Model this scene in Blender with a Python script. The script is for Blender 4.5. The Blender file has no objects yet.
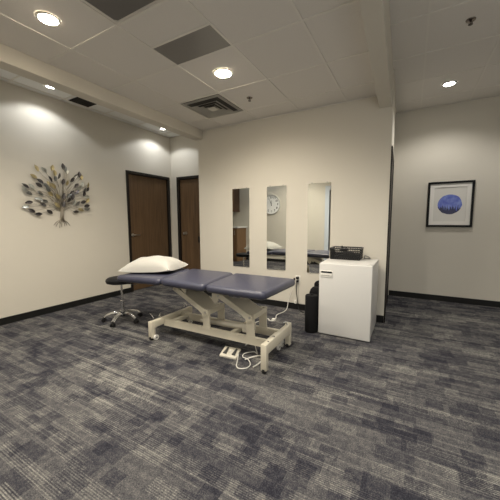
import bpy, bmesh, math, random
from mathutils import Vector, Matrix
random.seed(7)
SC = bpy.context.scene
COL = SC.collection
PI = math.pi

# ------------------------------------------------------------------ materials
def new_mat(name):
    m = bpy.data.materials.new(name); m.use_nodes = True
    return m, m.node_tree.nodes, m.node_tree.links, m.node_tree.nodes['Principled BSDF']

def mat(name, col, rough=.5, metal=0., noise=0., nscale=30., bump=0., bscale=200., spec=.5, coat=0.):
    m, N, K, b = new_mat(name)
    b.inputs['Roughness'].default_value = rough
    b.inputs['Metallic'].default_value = metal
    b.inputs['Specular IOR Level'].default_value = spec
    b.inputs['Coat Weight'].default_value = coat
    tc = N.new('ShaderNodeTexCoord')
    nz = N.new('ShaderNodeTexNoise'); nz.inputs['Scale'].default_value = nscale; nz.inputs['Detail'].default_value = 4
    K.new(tc.outputs['Object'], nz.inputs['Vector'])
    mx = N.new('ShaderNodeMix'); mx.data_type = 'RGBA'
    mx.inputs['A'].default_value = tuple(c*(1-noise) for c in col)+(1,)
    mx.inputs['B'].default_value = tuple(min(1, c*(1+noise)) for c in col)+(1,)
    K.new(nz.outputs['Fac'], mx.inputs['Factor'])
    K.new(mx.outputs['Result'], b.inputs['Base Color'])
    if bump:
        n2 = N.new('ShaderNodeTexNoise'); n2.inputs['Scale'].default_value = bscale; n2.inputs['Detail'].default_value = 3
        K.new(tc.outputs['Object'], n2.inputs['Vector'])
        bp = N.new('ShaderNodeBump'); bp.inputs['Strength'].default_value = bump; bp.inputs['Distance'].default_value = .002
        K.new(n2.outputs['Fac'], bp.inputs['Height']); K.new(bp.outputs['Normal'], b.inputs['Normal'])
    return m

def emis(name, col, s):
    m, N, K, b = new_mat(name)
    b.inputs['Base Color'].default_value = (.9, .9, .88, 1)
    b.inputs['Emission Color'].default_value = col+(1,)
    b.inputs['Emission Strength'].default_value = s
    return m

def carpet():
    m, N, K, b = new_mat('carpet_tiles')
    b.inputs['Roughness'].default_value = .95
    b.inputs['Specular IOR Level'].default_value = .15
    tc = N.new('ShaderNodeTexCoord'); sp = N.new('ShaderNodeSeparateXYZ'); K.new(tc.outputs['Object'], sp.inputs[0])
    def M(op, a, c=None, d=None):
        n = N.new('ShaderNodeMath'); n.operation = op
        for i, v in enumerate((a, c, d)):
            if v is None: continue
            if isinstance(v, (int, float)): n.inputs[i].default_value = v
            else: K.new(v, n.inputs[i])
        return n.outputs[0]
    def wn(x, y):
        c = N.new('ShaderNodeCombineXYZ')
        for i, v in enumerate((x, y)):
            if isinstance(v, (int, float)): c.inputs[i].default_value = v
            else: K.new(v, c.inputs[i])
        w = N.new('ShaderNodeTexWhiteNoise'); w.noise_dimensions = '2D'; K.new(c.outputs[0], w.inputs['Vector'])
        return w.outputs['Value']
    X, Y = sp.outputs[0], sp.outputs[1]
    def cells(w, h, seed):
        r = M('FLOOR', M('DIVIDE', M('ADD', Y, 50+seed*.037), h))
        off = M('MULTIPLY', wn(r, seed+.5), w*7)
        c = M('FLOOR', M('DIVIDE', M('ADD', M('ADD', X, off), 50), w))
        return wn(c, M('ADD', r, seed*13.7))
    A = cells(.19, .12, 1); B = cells(.105, .085, 2); B2 = cells(.30, .04, 5); Cc = cells(.75, .0075, 3); D = cells(.8, .022, 4)
    big = N.new('ShaderNodeTexNoise'); big.inputs['Scale'].default_value = 1.1; big.inputs['Detail'].default_value = 2
    mp = N.new('ShaderNodeMapping'); mp.inputs['Scale'].default_value = (.55, 1.6, 1); K.new(tc.outputs['Object'], mp.inputs[0]); K.new(mp.outputs[0], big.inputs['Vector'])
    bands = M('SMOOTH_MIN', 1, M('MAXIMUM', M('MULTIPLY', M('SUBTRACT', big.outputs['Fac'], .40), 5.), .5), .1)
    fine = N.new('ShaderNodeTexNoise'); fine.inputs['Scale'].default_value = 160; fine.inputs['Detail'].default_value = 2
    K.new(tc.outputs['Object'], fine.inputs['Vector'])
    mott = N.new('ShaderNodeTexNoise'); mott.inputs['Scale'].default_value = 28; mott.inputs['Detail'].default_value = 4
    K.new(tc.outputs['Object'], mott.inputs['Vector'])
    band = cells(.62, .085, 7); band2 = cells(.31, .035, 8); dots = wn(M('FLOOR', M('MULTIPLY', X, 150)), M('FLOOR', M('MULTIPLY', Y, 87)))
    line = M('LESS_THAN', M('FRACT', M('DIVIDE', Y, .0115)), .46)
    v = M('ADD', M('MULTIPLY', M('GREATER_THAN', A, .42), .15), M('MULTIPLY', M('GREATER_THAN', B, .27), .155))
    v = M('ADD', v, M('MULTIPLY', B2, .06))
    v = M('ADD', v, M('MULTIPLY', D, .03))
    gate = M('MULTIPLY', M('MAXIMUM', M('GREATER_THAN', band, .66), M('GREATER_THAN', band2, .78)), bands)
    v = M('ADD', v, M('MULTIPLY', M('MULTIPLY', gate, line), M('ADD', .24, M('MULTIPLY', dots, .26))))
    v = M('ADD', v, M('MULTIPLY', M('MULTIPLY', M('GREATER_THAN', Cc, .86), bands), .26))
    v = M('ADD', v, M('MULTIPLY', M('SUBTRACT', dots, .5), .10))
    v = M('ADD', v, M('MULTIPLY', M('SUBTRACT', fine.outputs['Fac'], .5), .9))
    v = M('ADD', v, M('MULTIPLY', M('SUBTRACT', mott.outputs['Fac'], .5), .5))
    v = M('ADD', v, .07)
    cr = N.new('ShaderNodeValToRGB'); e = cr.color_ramp.elements
    e[0].position = 0; e[0].color = (.018, .018, .026, 1)
    e[1].position = 1; e[1].color = (.32, .31, .275, 1)
    for p, c in ((.22, (.040, .040, .049)), (.48, (.096, .093, .094)), (.7, (.172, .167, .156))):
        q = e.new(p); q.color = c+(1,)
    K.new(v, cr.inputs[0])
    K.new(cr.outputs[0], b.inputs['Base Color'])
    bp = N.new('ShaderNodeBump'); bp.inputs['Strength'].default_value = .5; bp.inputs['Distance'].default_value = .003
    K.new(fine.outputs['Fac'], bp.inputs['Height']); K.new(bp.outputs[0], b.inputs['Normal'])
    return m

def wood(name, c1, c2, rough=.4, axis='Z'):
    m, N, K, b = new_mat(name)
    b.inputs['Roughness'].default_value = rough
    tc = N.new('ShaderNodeTexCoord'); mp = N.new('ShaderNodeMapping'); K.new(tc.outputs['Object'], mp.inputs[0])
    mp.inputs['Scale'].default_value = (16, 16, .8)
    nz = N.new('ShaderNodeTexNoise'); nz.inputs['Scale'].default_value = 2.2; nz.inputs['Detail'].default_value = 8; nz.inputs['Distortion'].default_value = .6
    K.new(mp.outputs[0], nz.inputs['Vector'])
    cr = N.new('ShaderNodeValToRGB'); cr.color_ramp.elements[0].position = .3; cr.color_ramp.elements[1].position = .75
    cr.color_ramp.elements[0].color = c1+(1,); cr.color_ramp.elements[1].color = c2+(1,)
    K.new(nz.outputs['Fac'], cr.inputs[0]); K.new(cr.outputs[0], b.inputs['Base Color'])
    return m

def art_mat():
    # watercolour print: blue oval, darker ragged lower half, on off-white paper (object coords, centred)
    m, N, K, b = new_mat('watercolour_print')
    b.inputs['Roughness'].default_value = .35
    tc = N.new('ShaderNodeTexCoord'); sp = N.new('ShaderNodeSeparateXYZ'); K.new(tc.outputs['Object'], sp.inputs[0])
    def M(op, a, c=None):
        n = N.new('ShaderNodeMath'); n.operation = op
        for i, v in enumerate((a, c)):
            if v is None: continue
            if isinstance(v, (int, float)): n.inputs[i].default_value = v
            else: K.new(v, n.inputs[i])
        return n.outputs[0]
    X, Z = sp.outputs[0], sp.outputs[2]
    nz = N.new('ShaderNodeTexNoise'); nz.inputs['Scale'].default_value = 14; nz.inputs['Detail'].default_value = 4; K.new(tc.outputs['Object'], nz.inputs['Vector'])
    mp = N.new('ShaderNodeMapping'); mp.inputs['Scale'].default_value = (60, 1, 3); K.new(tc.outputs['Object'], mp.inputs[0])
    n2 = N.new('ShaderNodeTexNoise'); n2.inputs['Scale'].default_value = 1; K.new(mp.outputs[0], n2.inputs['Vector'])
    r = M('SQRT', M('ADD', M('POWER', M('ABSOLUTE', M('DIVIDE', X, .154)), 2.), M('POWER', M('ABSOLUTE', M('DIVIDE', Z, .150)), 2.)))
    r = M('ADD', r, M('MULTIPLY', M('SUBTRACT', nz.outputs['Fac'], .5), .12))
    inside = M('LESS_THAN', r, 1.)
    low = M('LESS_THAN', M('ADD', Z, M('MULTIPLY', M('SUBTRACT', n2.outputs['Fac'], .5), .28)), -.048)
    edge = M('GREATER_THAN', M('SUBTRACT', r, M('MULTIPLY', Z, 2.4)), 1.12)
    dark = M('MAXIMUM', low, edge)
    bl = N.new('ShaderNodeValToRGB'); bl.color_ramp.elements[0].position = .35; bl.color_ramp.elements[1].position = .7
    bl.color_ramp.elements[0].color = (.07, .10, .48, 1); bl.color_ramp.elements[1].color = (.2, .27, .62, 1)
    K.new(nz.outputs['Fac'], bl.inputs[0])
    m1 = N.new('ShaderNodeMix'); m1.data_type = 'RGBA'; K.new(dark, m1.inputs['Factor']); K.new(bl.outputs[0], m1.inputs['A']); m1.inputs['B'].default_value = (.012, .014, .07, 1)
    m2 = N.new('ShaderNodeMix'); m2.data_type = 'RGBA'; K.new(inside, m2.inputs['Factor']); m2.inputs['A'].default_value = (.68, .66, .61, 1); K.new(m1.outputs['Result'], m2.inputs['B'])
    K.new(m2.outputs['Result'], b.inputs['Base Color'])
    return m

WALL = mat('wall_paint', (.635, .600, .522), .75, noise=.015, nscale=3, bump=.12, bscale=120, spec=.25)
CEIL = mat('ceiling_tile', (.74, .71, .665), .9, noise=.05, nscale=150, bump=.25, bscale=180, spec=.15)
CEILW = mat('strip_ceiling_tile', (.82, .82, .80), .9, noise=.04, nscale=150, bump=.2, bscale=180, spec=.15)
GRID = mat('ceiling_grid_metal', (.75, .72, .665), .45, spec=.4)
BASE = mat('black_rubber_base', (.009, .009, .0085), .5, noise=.1, spec=.3)
CARP = carpet()
DOORW = wood('walnut_door', (.098, .058, .029), (.168, .104, .055), .42)
FRAME = mat('dark_bronze_frame', (.013, .010, .008), .4, noise=.1, spec=.35)
CHROME = mat('chrome', (.75, .75, .75), .16, 1.)
BRUSH = mat('satin_nickel', (.6, .58, .54), .3, 1.)
NAVY = mat('navy_vinyl', (.045, .047, .074), .34, noise=.08, nscale=8, bump=.12, bscale=300, spec=.5)
CREAM = mat('cream_painted_steel', (.66, .61, .49), .38, noise=.03, nscale=12)
CREAM2 = mat('cream_cover', (.70, .66, .56), .45)
BLACK = mat('black_plastic', (.007, .007, .008), .4, noise=.1)
BVINYL = mat('black_vinyl', (.006, .006, .007), .5, noise=.1, bump=.1, spec=.25)
RUBBER = mat('dark_rubber', (.01, .01, .01), .6)
FOAM = mat('black_foam', (.0045, .0045, .005), .85, spec=.2, noise=.3, nscale=90, bump=.8, bscale=140)
WHITE = mat('white_enamel', (.64, .63, .60), .3, noise=.01)
WPLAS = mat('white_plastic', (.78, .76, .70), .4)
WSHADE = mat('grey_plastic', (.40, .38, .34), .45)
PILLOW = mat('white_cotton', (.46, .45, .415), .9, noise=.02, bump=.3, bscale=60, spec=.1)
MIRR = mat('mirror_silver', (.80, .82, .80), .012, 1.)
MEDGE = mat('mirror_edge', (.35, .38, .36), .2)
CLIP = mat('mirror_clip', (.45, .43, .38), .35, .3)
GREYP = mat('grey_return_panel', (.25, .24, .225), .28, noise=.03, spec=.5)
GREYD = mat('dark_return_panel', (.15, .143, .135), .6, noise=.08, nscale=300)
VENTM = mat('vent_white_metal', (.62, .60, .55), .5)
VOID = mat('vent_black', (.006, .006, .006), .7)
LEAFG = mat('leaf_brass', (.45, .38, .21), .38, .8, noise=.2)
LEAFS = mat('leaf_silver', (.50, .51, .47), .38, .85, noise=.15)
LEAFD = mat('leaf_dark', (.085, .078, .078), .3, .8, noise=.25)
LEAFY = mat('leaf_slate', (.24, .245, .235), .28, .85, noise=.2)
STEM = mat('branch_metal', (.28, .25, .2), .35, .9)
MATB = mat('mat_board', (.80, .78, .73), .6)
PRINT = art_mat()
PFRAME = mat('black_wood_frame', (.005, .005, .005), .5, spec=.2)
CABW = wood('cabinet_wood', (.15, .085, .04), (.24, .14, .07), .45)
COUNTER = mat('white_counter', (.8, .8, .78), .35)
CLOCKW = mat('clock_face', (.85, .85, .83), .5)
PALE = mat('pale_door_paint', (.55, .60, .66), .5)
GREYRIM = mat('clock_rim', (.4, .4, .4), .35, .4)
LAMPW = emis('lamp_warm', (1., .86, .66), 120)
LAMPC = emis('lamp_cool', (1., .95, .86), 14)

# ------------------------------------------------------------------ helpers
def box(bm, x0, x1, y0, y1, z0, z1, bev=0, seg=2):
    r = bmesh.ops.create_cube(bm, size=1)
    vs = r['verts']
    bmesh.ops.scale(bm, vec=(x1-x0, y1-y0, z1-z0), verts=vs)
    bmesh.ops.translate(bm, vec=((x0+x1)/2, (y0+y1)/2, (z0+z1)/2), verts=vs)
    if bev:
        es = list({e for v in vs for e in v.link_edges})
        bmesh.ops.bevel(bm, geom=es, offset=bev, segments=seg, profile=.5, affect='EDGES')
    return bm

def cyl(bm, p, q, r, r2=None, n=24, caps=True):
    p, q = Vector(p), Vector(q); d = q-p
    M = Matrix.Translation((p+q)/2) @ d.to_track_quat('Z', 'Y').to_matrix().to_4x4()
    bmesh.ops.create_cone(bm, cap_ends=caps, segments=n, radius1=r, radius2=r if r2 is None else r2, depth=d.length, matrix=M)
    return bm

def lathe(bm, prof, c=(0, 0, 0), n=32):
    rings = []
    for r, z in prof:
        if r < 1e-6: rings.append([bm.verts.new((c[0], c[1], c[2]+z))])
        else: rings.append([bm.verts.new((c[0]+r*math.cos(2*PI*i/n), c[1]+r*math.sin(2*PI*i/n), c[2]+z)) for i in range(n)])
    for a, b in zip(rings, rings[1:]):
        for i in range(n):
            j = (i+1) % n
            if len(a) == 1 and len(b) == 1: continue
            if len(a) == 1: bm.faces.new((a[0], b[j], b[i]))
            elif len(b) == 1: bm.faces.new((a[i], a[j], b[0]))
            else: bm.faces.new((a[i], a[j], b[j], b[i]))
    bmesh.ops.recalc_face_normals(bm, faces=bm.faces)
    return bm

def catmull(pts, k=8):
    P = [Vector(p) for p in pts]
    if len(P) < 3: return P
    P = [P[0]*2-P[1]]+P+[P[-1]*2-P[-2]]
    out = []
    for i in range(1, len(P)-2):
        for t in range(k):
            t /= k; a, b, c, d = P[i-1:i+3]
            out.append(.5*((2*b)+(c-a)*t+(2*a-5*b+4*c-d)*t*t+(3*b-a-3*c+d)*t**3))
    out.append(P[-2]); return out

def tube(bm, pts, r, n=8, k=8, taper=None):
    P = catmull(pts, k); rings = []
    up = Vector((0, 0, 1))
    for i, p in enumerate(P):
        d = (P[min(i+1, len(P)-1)]-P[max(i-1, 0)]).normalized()
        s = d.cross(up)
        if s.length < .05: s = d.cross(Vector((1, 0, 0)))
        s.normalize(); t = s.cross(d)
        rr = r if taper is None else r+(taper-r)*i/(len(P)-1)
        rings.append([bm.verts.new(p+s*math.cos(2*PI*j/n)*rr+t*math.sin(2*PI*j/n)*rr) for j in range(n)])
    for a, b in zip(rings, rings[1:]):
        for j in range(n):
            bm.faces.new((a[j], a[(j+1) % n], b[(j+1) % n], b[j]))
    bm.faces.new(rings[0][::-1]); bm.faces.new(rings[-1])
    return bm

def prism(bm, outline, axis, a, b):
    """outline: 2D points; extruded along axis ('y' : pts are (x,z); 'x': (y,z); 'z': (x,y)) from a to b"""
    def P(u, v, w):
        return {'y': (u, w, v), 'x': (w, u, v), 'z': (u, v, w)}[axis]
    A = [bm.verts.new(P(u, v, a)) for u, v in outline]
    B = [bm.verts.new(P(u, v, b)) for u, v in outline]
    fs = [bm.faces.new(A), bm.faces.new(B)]
    n = len(A)
    for i in range(n): fs.append(bm.faces.new((A[i], A[(i+1) % n], B[(i+1) % n], B[i])))
    bmesh.ops.recalc_face_normals(bm, faces=bm.faces)
    return bm

def B(): return bmesh.new()

def obj(name, bm, m, parent=None, smooth=False, label=None):
    bmesh.ops.recalc_face_normals(bm, faces=bm.faces)
    me = bpy.data.meshes.new(name); bm.to_mesh(me); bm.free()
    me.materials.append(m)
    if smooth:
        for p in me.polygons: p.use_smooth = True
        try: me.set_sharp_from_angle(angle=math.radians(38))
        except Exception: pass
    o = bpy.data.objects.new(name, me); COL.objects.link(o)
    if parent is not None:
        o.parent = parent
        w = parent; off = Vector((0, 0, 0))
        mw = world_of(parent)
        o.matrix_parent_inverse = mw.inverted()
    if label: o['label'] = label
    return o

def world_of(o):
    m = Matrix.Translation(o.location) @ o.rotation_euler.to_matrix().to_4x4()
    if o.parent is not None:
        m = world_of(o.parent) @ o.matrix_parent_inverse @ m
    return m

def thing(name, label, cat, loc, group=None):
    o = bpy.data.objects.new(name, None); COL.objects.link(o)
    o.location = loc; o['label'] = label; o['category'] = cat
    o.empty_display_size = .1
    if group: o['group'] = group
    return o

def tag(o, label, cat, group=None):
    o['label'] = label; o['category'] = cat
    if group: o['group'] = group
    return o

def struct(name, bm, m, label=None, smooth=False):
    o = obj(name, bm, m, None, smooth); o['kind'] = 'structure'
    if label: o['label'] = label
    return o

def copy_thing(src, loc, label):
    r = src.copy(); COL.objects.link(r); r.location = loc; r['label'] = label
    for ch in [c for c in bpy.data.objects if c.parent == src]:
        c = ch.copy(); COL.objects.link(c); c.parent = r
        c.matrix_parent_inverse = ch.matrix_parent_inverse.copy()
        for g in [d for d in bpy.data.objects if d.parent == ch]:
            d = g.copy(); COL.objects.link(d); d.parent = c; d.matrix_parent_inverse = g.matrix_parent_inverse.copy()
    return r

# ------------------------------------------------------------------ dimensions
XL, YM, YA, YR = -4.367, 3.838, 4.434, 5.347
ZC, ZS, ZR = 2.755, 2.971, 3.003
XE, XF = -.246, -3.148
YB = -.5; XN = -5.8; XR = 2.7; TOP = 3.1
YN = 1.1

# floor
struct('floor', box(B(), XN, XR, YB, YR+.1, -.06, 0), CARP, 'blue-grey patterned carpet')

# walls
b = B()
d0, d1, dh = 3.351, 4.384, 2.167
box(b, XL-.12, XL, YN, d0+.03, 0, TOP)
box(b, XL-.12, XL, d1-.03, YA+.12, 0, TOP)
box(b, XL-.12, XL, d0+.03, d1-.03, dh-.03, TOP)
box(b, XL-.14, XL-.12, d0, d1, 0, dh)
struct('wall_left', b, WALL)
b = B()
e0, e1 = -4.213, -3.18
box(b, XL, e0+.03, YA, YA+.12, 0, TOP)
box(b, e1-.03, XF, YA, YA+.12, 0, TOP)
box(b, e0+.03, e1-.03, YA, YA+.12, dh-.03, TOP)
box(b, e0, e1, YA+.12, YA+.14, 0, dh)
struct('wall_alcove', b, WALL)
struct('wall_back', prism(B(), [(XF, YM), (XE, YM), (-.298, YR), (-.298, YR+.1), (XF, YR+.1)], 'z', 0, TOP), WALL)
struct('wall_far', box(B(), -.298, XR, YR, YR+.1, 0, TOP), WALL)
struct('wall_right', box(B(), XR, XR+.1, YB, YR+.1, 0, TOP), WALL)
b = B()
box(b, XN, -2.03, YB-.12, YB, 0, TOP); box(b, -1.05, XR, YB-.12, YB, 0, TOP); box(b, -2.03, -1.05, YB-.12, YB, 2.15, TOP)
box(b, -2.1, -1.0, YB-.14, YB-.12, 0, 2.2)
struct('wall_front', b, WALL)
b = B(); box(b, XN-.1, XN, YB, YN, 0, TOP); box(b, XN, XL-.12, YN, YN+.1, 0, TOP)
struct('wall_nook', b, WALL)

# ceilings
struct('ceiling', box(B(), -3.12, -.33, YB, YM, ZC, ZC+.05), CEIL)
struct('ceiling_left', box(B(), XN, -3.11, YB, YA, ZS, ZS+.05), CEILW)
struct('ceiling_right', box(B(), -.30, XR, YB, YR, ZR, ZR+.05), CEIL)
# beams
b = B(); box(b, -3.199, -3.046, YB, YM, 2.611, TOP, .003, 1); struct('trim_1', b, WALL)
b = B(); prism(b, [(-.268, YB), (-.150, YB), (-.262, YM), (-.393, YM)], 'z', 2.6, TOP); struct('trim_2', b, WALL)
# metal grid of the suspended ceilings
def gridbars(name, xs, ys, x0, x1, y0, y1, z, w=.012):
    b = B()
    for x in xs: box(b, x-w, x+w, y0, y1, z-.006, z+.01)
    for y in ys: box(b, x0, x1, y-w, y+w, z-.0055, z+.01)
    return struct(name, b, GRID)
gridbars('trim_3', [-2.63, -2.015, -1.385, -.775], [-.42, .23, .88, 1.53, 2.175, 2.84, 3.465], -3.046, -.36, YB, YM, ZC, .010)
gridbars('trim_4', [.05, .655, 1.26, 1.865, 2.47], [-.26, .39, 1.04, 1.69, 2.34, 2.99, 3.64, 4.28, 4.93], -.25, XR, YB, YR, ZR, .009)
gridbars('trim_5', [-4.28], [1.13, 1.74, 2.35, 2.96, 3.57, 4.18], XL, -3.2, YN, YA, ZS, .009)
# wall angle around the ceilings
b = B(); box(b, -3.046, -.39, YM-.02, YM-.001, ZC-.012, ZC-.004); box(b, XL+.001, XL+.02, YN, YA, ZS-.008, ZS-.004)
struct('trim_6', b, GRID)
b = B(); box(b, XE, XR, YR-.02, YR-.001, ZR-.008, ZR-.004); struct('trim_7', b, GRID)

# baseboards
bh, bt = .088, .012
b = B(); box(b, XL+.0005, XL+bt, YN, d0-.002, 0.0005, bh); box(b, XL+.0005, XL+bt, d1+.002, YA-.001, .0005, bh); struct('baseboard_left', b, BASE)
b = B(); box(b, XF, XE, YM-bt, YM-.0005, .0005, bh, .002, 1); struct('baseboard_back', b, BASE)
b = B(); box(b, XL+bt, e0-.002, YA-bt, YA-.0005, .0005, bh); struct('baseboard_alcove', b, BASE)
b = B(); box(b, -.28, XR, YR-bt, YR-.0005, .0005, bh); struct('baseboard_far', b, BASE)
b = B(); box(b, XR-bt, XR-.0005, YB, YR-bt, .0005, bh); struct('baseboard_right', b, BASE)
b = B(); box(b, XN, -2.16, YB+.0005, YB+bt, .0005, bh); box(b, -.92, XR-bt, YB+.0005, YB+bt, .0005, bh); struct('baseboard_front', b, BASE)
b = B(); box(b, XF-bt, XF-.0005, YM-bt, YA-.04, .0005, bh); struct('baseboard_corner', b, BASE)

# ------------------------------------------------------------------ doors
def root_struct(name, loc, label):
    o = bpy.data.objects.new(name, None); COL.objects.link(o); o.location = loc; o['kind'] = 'structure'; o['label'] = label; return o

D1 = root_struct('door_1', (XL, (d0+d1)/2, 0), 'dark brown wooden door with lever handle in left wall')
fw = .052
b = B()
for y0, y1, z0, z1 in ((d0, d0+fw, 0, dh), (d1-fw, d1, 0, dh), (d0+fw, d1-fw, dh-fw, dh)):
    box(b, XL-.10, XL+.012, y0, y1, z0, z1, .003, 1)
obj('door_frame', b, FRAME, D1)
obj('door_panel', box(B(), XL-.075, XL-.035, d0+fw+.003, d1-fw-.003, .008, dh-fw-.003, .002, 1), DOORW, D1)
b = B(); hy = 3.468
cyl(b, (XL-.035, hy, 1.03), (XL-.025, hy, 1.03), .03)
cyl(b, (XL-.03, hy, 1.03), (XL+.022, hy, 1.03), .011)
tube(b, [(XL+.018, hy-.005, 1.03), (XL+.022, hy+.05, 1.03), (XL+.018, hy+.12, 1.027)], .009)
obj('handle', b, BRUSH, D1, True, 'satin lever handle')

D2 = root_struct('door_2', ((e0+e1)/2, YA, 0), 'dark brown wooden door with round knob in alcove')
b = B()
for x0, x1, z0, z1 in ((e0, e0+fw, 0, dh), (e1-fw, e1, 0, dh), (e0+fw, e1-fw, dh-fw, dh)):
    box(b, x0, x1, YA-.012, YA+.10, z0, z1, .003, 1)
obj('door_frame', b, FRAME, D2)
obj('door_panel', box(B(), e0+fw+.003, e1-fw-.003, YA+.035, YA+.075, .008, dh-fw-.003, .002, 1), DOORW, D2)
b = B(); kx = -4.03
cyl(b, (kx, YA+.035, 1.03), (kx, YA+.027, 1.03), .032)
cyl(b, (kx, YA+.03, 1.03), (kx, YA-.01, 1.03), .012)
bm2 = lathe(b, [(0, .03), (.018, .028), (.027, .016), (.027, .004), (.014, -.006), (0, -.006)], (0, 0, 0))
vs = [v for v in b.verts if abs(v.co.x) < .1]
bmesh.ops.rotate(b, verts=vs, cent=(0, 0, 0), matrix=Matrix.Rotation(PI/2, 3, 'X'))
bmesh.ops.translate(b, verts=vs, vec=(kx, YA-.008, 1.03))
obj('knob', b, BRUSH, D2, True, 'satin round knob')
b = B(); box(b, -3.70, -3.672, YA+.012, YA+.034, .86, .97, .004, 2); cyl(b, (-3.686, YA+.02, .98), (-3.686, YA+.02, .845), .008)
obj('latch', b, BLACK, D2, True, 'small black latch')

D3 = root_struct('door_3', (XE, 4.35, 0), 'dark framed door in the side of the mirror wall')
b = B()
def side(y): return XE-(y-YM)*.0345
for y0, y1, z0, z1 in ((3.842, 3.90, 0.001, 2.15), (4.80, 4.855, 0.001, 2.15), (3.90, 4.80, 2.095, 2.15)):
    prism(b, [(side(y0)+.0008, y0), (side(y1)+.0008, y1), (side(y1)+.017, y1), (side(y0)+.017, y0)], 'z', z0, z1)
obj('door_frame', b, FRAME, D3)
obj('door_panel', prism(B(), [(side(3.902)+.0008, 3.902), (side(4.798)+.0008, 4.798), (side(4.798)+.006, 4.798), (side(3.902)+.006, 3.902)], 'z', .01, 2.093), FRAME, D3)

D4 = root_struct('door_4', (-1.54, YB, 0), 'pale grey-blue door behind the camera, seen in the mirror')
b = B()
for x0, x1, z0, z1 in ((-2.15, -2.03, 0, 2.25), (-1.05, -.93, 0, 2.25), (-2.03, -1.05, 2.13, 2.25)):
    box(b, x0, x1, YB-.1, YB+.02, z0, z1, .003, 1)
obj('door_frame', b, PALE, D4)
obj('door_panel', box(B(), -2.005, -1.053, YB-.08, YB-.04, .01, 2.125), mat('slate_door', (.16, .17, .19), .5), D4)

# ------------------------------------------------------------------ mirrors
mz0, mz1 = .5553, 1.7756
ml = ['tall narrow frameless wall mirror nearest the doors, reflecting a cabinet',
      'tall narrow frameless wall mirror in the middle, reflecting the round clock',
      'tall narrow frameless wall mirror nearest the white fridge']
for i, x0 in enumerate((-2.4743, -1.8709, -1.2436)):
    t = thing('wall_mirror', ml[i], 'mirror', (x0+.1525, YM, mz0), 'narrow mirrors on the wall')
    g = obj('glass', box(B(), x0, x0+.305, YM-.008, YM-.002, mz0, mz1), MIRR, t)
    for cx in (x0+.05, x0+.255):
        for cz in (mz0, mz1):
            s = 1 if cz == mz1 else -1
            b = B(); box(b, cx-.008, cx+.008, YM-.011, YM-.0005, min(cz-s*.004, cz+s*.014), max(cz-s*.004, cz+s*.014), .001, 1)
            obj('clip', b, CLIP, t)

# ------------------------------------------------------------------ treatment table
bed = thing('treatment_table', 'long navy vinyl treatment table on a cream steel height-adjusting frame', 'treatment table', (-1.7, 2.36, 0))
def cushion(c, zt, th, bev=.035, crown=.004):
    """c: 4 xy corners CCW (front-left, front-right, back-right, back-left); zt: top z for each"""
    b = B()
    top = [b.verts.new((x, y, z)) for (x, y), z in zip(c, zt)]
    bot = [b.verts.new((x, y, z-th)) for (x, y), z in zip(c, zt)]
    b.faces.new(top); b.faces.new(bot[::-1])
    for i in range(4): b.faces.new((top[i], bot[i], bot[(i+1) % 4], top[(i+1) % 4]))
    bmesh.ops.recalc_face_normals(b, faces=b.faces)
    ve = [e for e in b.edges if abs((e.verts[0].co-e.verts[1].co).z) > th*.7 and (e.verts[0].co-e.verts[1].co).xy.length < .01]
    bmesh.ops.bevel(b, geom=ve, offset=.055, segments=6, profile=.5, affect='EDGES')
    te = [e for e in b.edges if len(e.link_faces) == 2 and any(len(f.verts) > 6 for f in e.link_faces)]
    bmesh.ops.bevel(b, geom=te, offset=bev, segments=6, profile=.5, affect='EDGES')
    return b
Z = .695
obj('cushion', cushion([(-1.625, 2.02), (-1.01, 2.02), (-.980, 2.70), (-1.715, 2.70)], [Z, Z, Z, Z], .074), NAVY, bed, True, 'foot section of navy cushion')
obj('cushion', cushion([(-2.195, 2.02), (-1.631, 2.02), (-1.721, 2.70), (-2.35, 2.70)], [Z, Z, Z, Z], .074), NAVY, bed, True, 'middle section of navy cushion')
obj('cushion', cushion([(-2.90, 2.02), (-2.203, 2.02), (-2.358, 2.70), (-2.90, 2.70)], [.665, Z-.005, Z-.005, .665], .072), NAVY, bed, True, 'head section of navy cushion under the pillow')
# under-frame
b = B()
for y in (2.20, 2.48):
    box(b, -2.78, -2.24, y, y+.03, .572, .594, .003, 1)
    box(b, -2.20, -1.10, y, y+.03, .592, .620, .003, 1)
for x in (-2.2, -1.70, -1.60, -1.13):
    box(b, x, x+.03, 2.23, 2.48, .594, .619, .003, 1)
box(b, -2.60, -2.57, 2.23, 2.48, .574, .592, .003, 1)
box(b, -2.26, -2.18, 2.205, 2.225, .585, .625, .003, 1); box(b, -2.26, -2.18, 2.485, 2.505, .585, .625, .003, 1)
obj('top_frame', b, CREAM, bed)
# base: rails and end bars
for y in (2.215, 2.485):
    b = B()
    prism(b, [(-2.355, .118), (-1.035, .135), (-1.035, .207), (-2.355, .190)], 'y', y, y+.035)
    obj('base_rail', b, CREAM, bed)
b = B(); box(b, -2.398, -2.352, 2.075, 2.64, .135, .208, .005, 2); obj('end_bar', b, CREAM, bed, True)
b = B(); box(b, -1.042, -.995, 2.06, 2.585, .160, .253, .005, 2); obj('end_bar', b, CREAM, bed, True)
for x, y, zt in ((-2.375, 2.055, .210), (-2.375, 2.66, .210), (-1.015, 2.04, .256), (-1.030, 2.605, .256)):
    b = B(); box(b, x-.027, x+.027, y-.022, y+.022, .03, zt, .005, 2); obj('leg', b, CREAM, bed, True)
# cross plates between rails
b = B()
for x in (-2.28, -1.52, -1.12): obj('cross_member', box(B(), x, x+.05, 2.25, 2.485, .145, .185, .003, 1), CREAM, bed)
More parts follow.
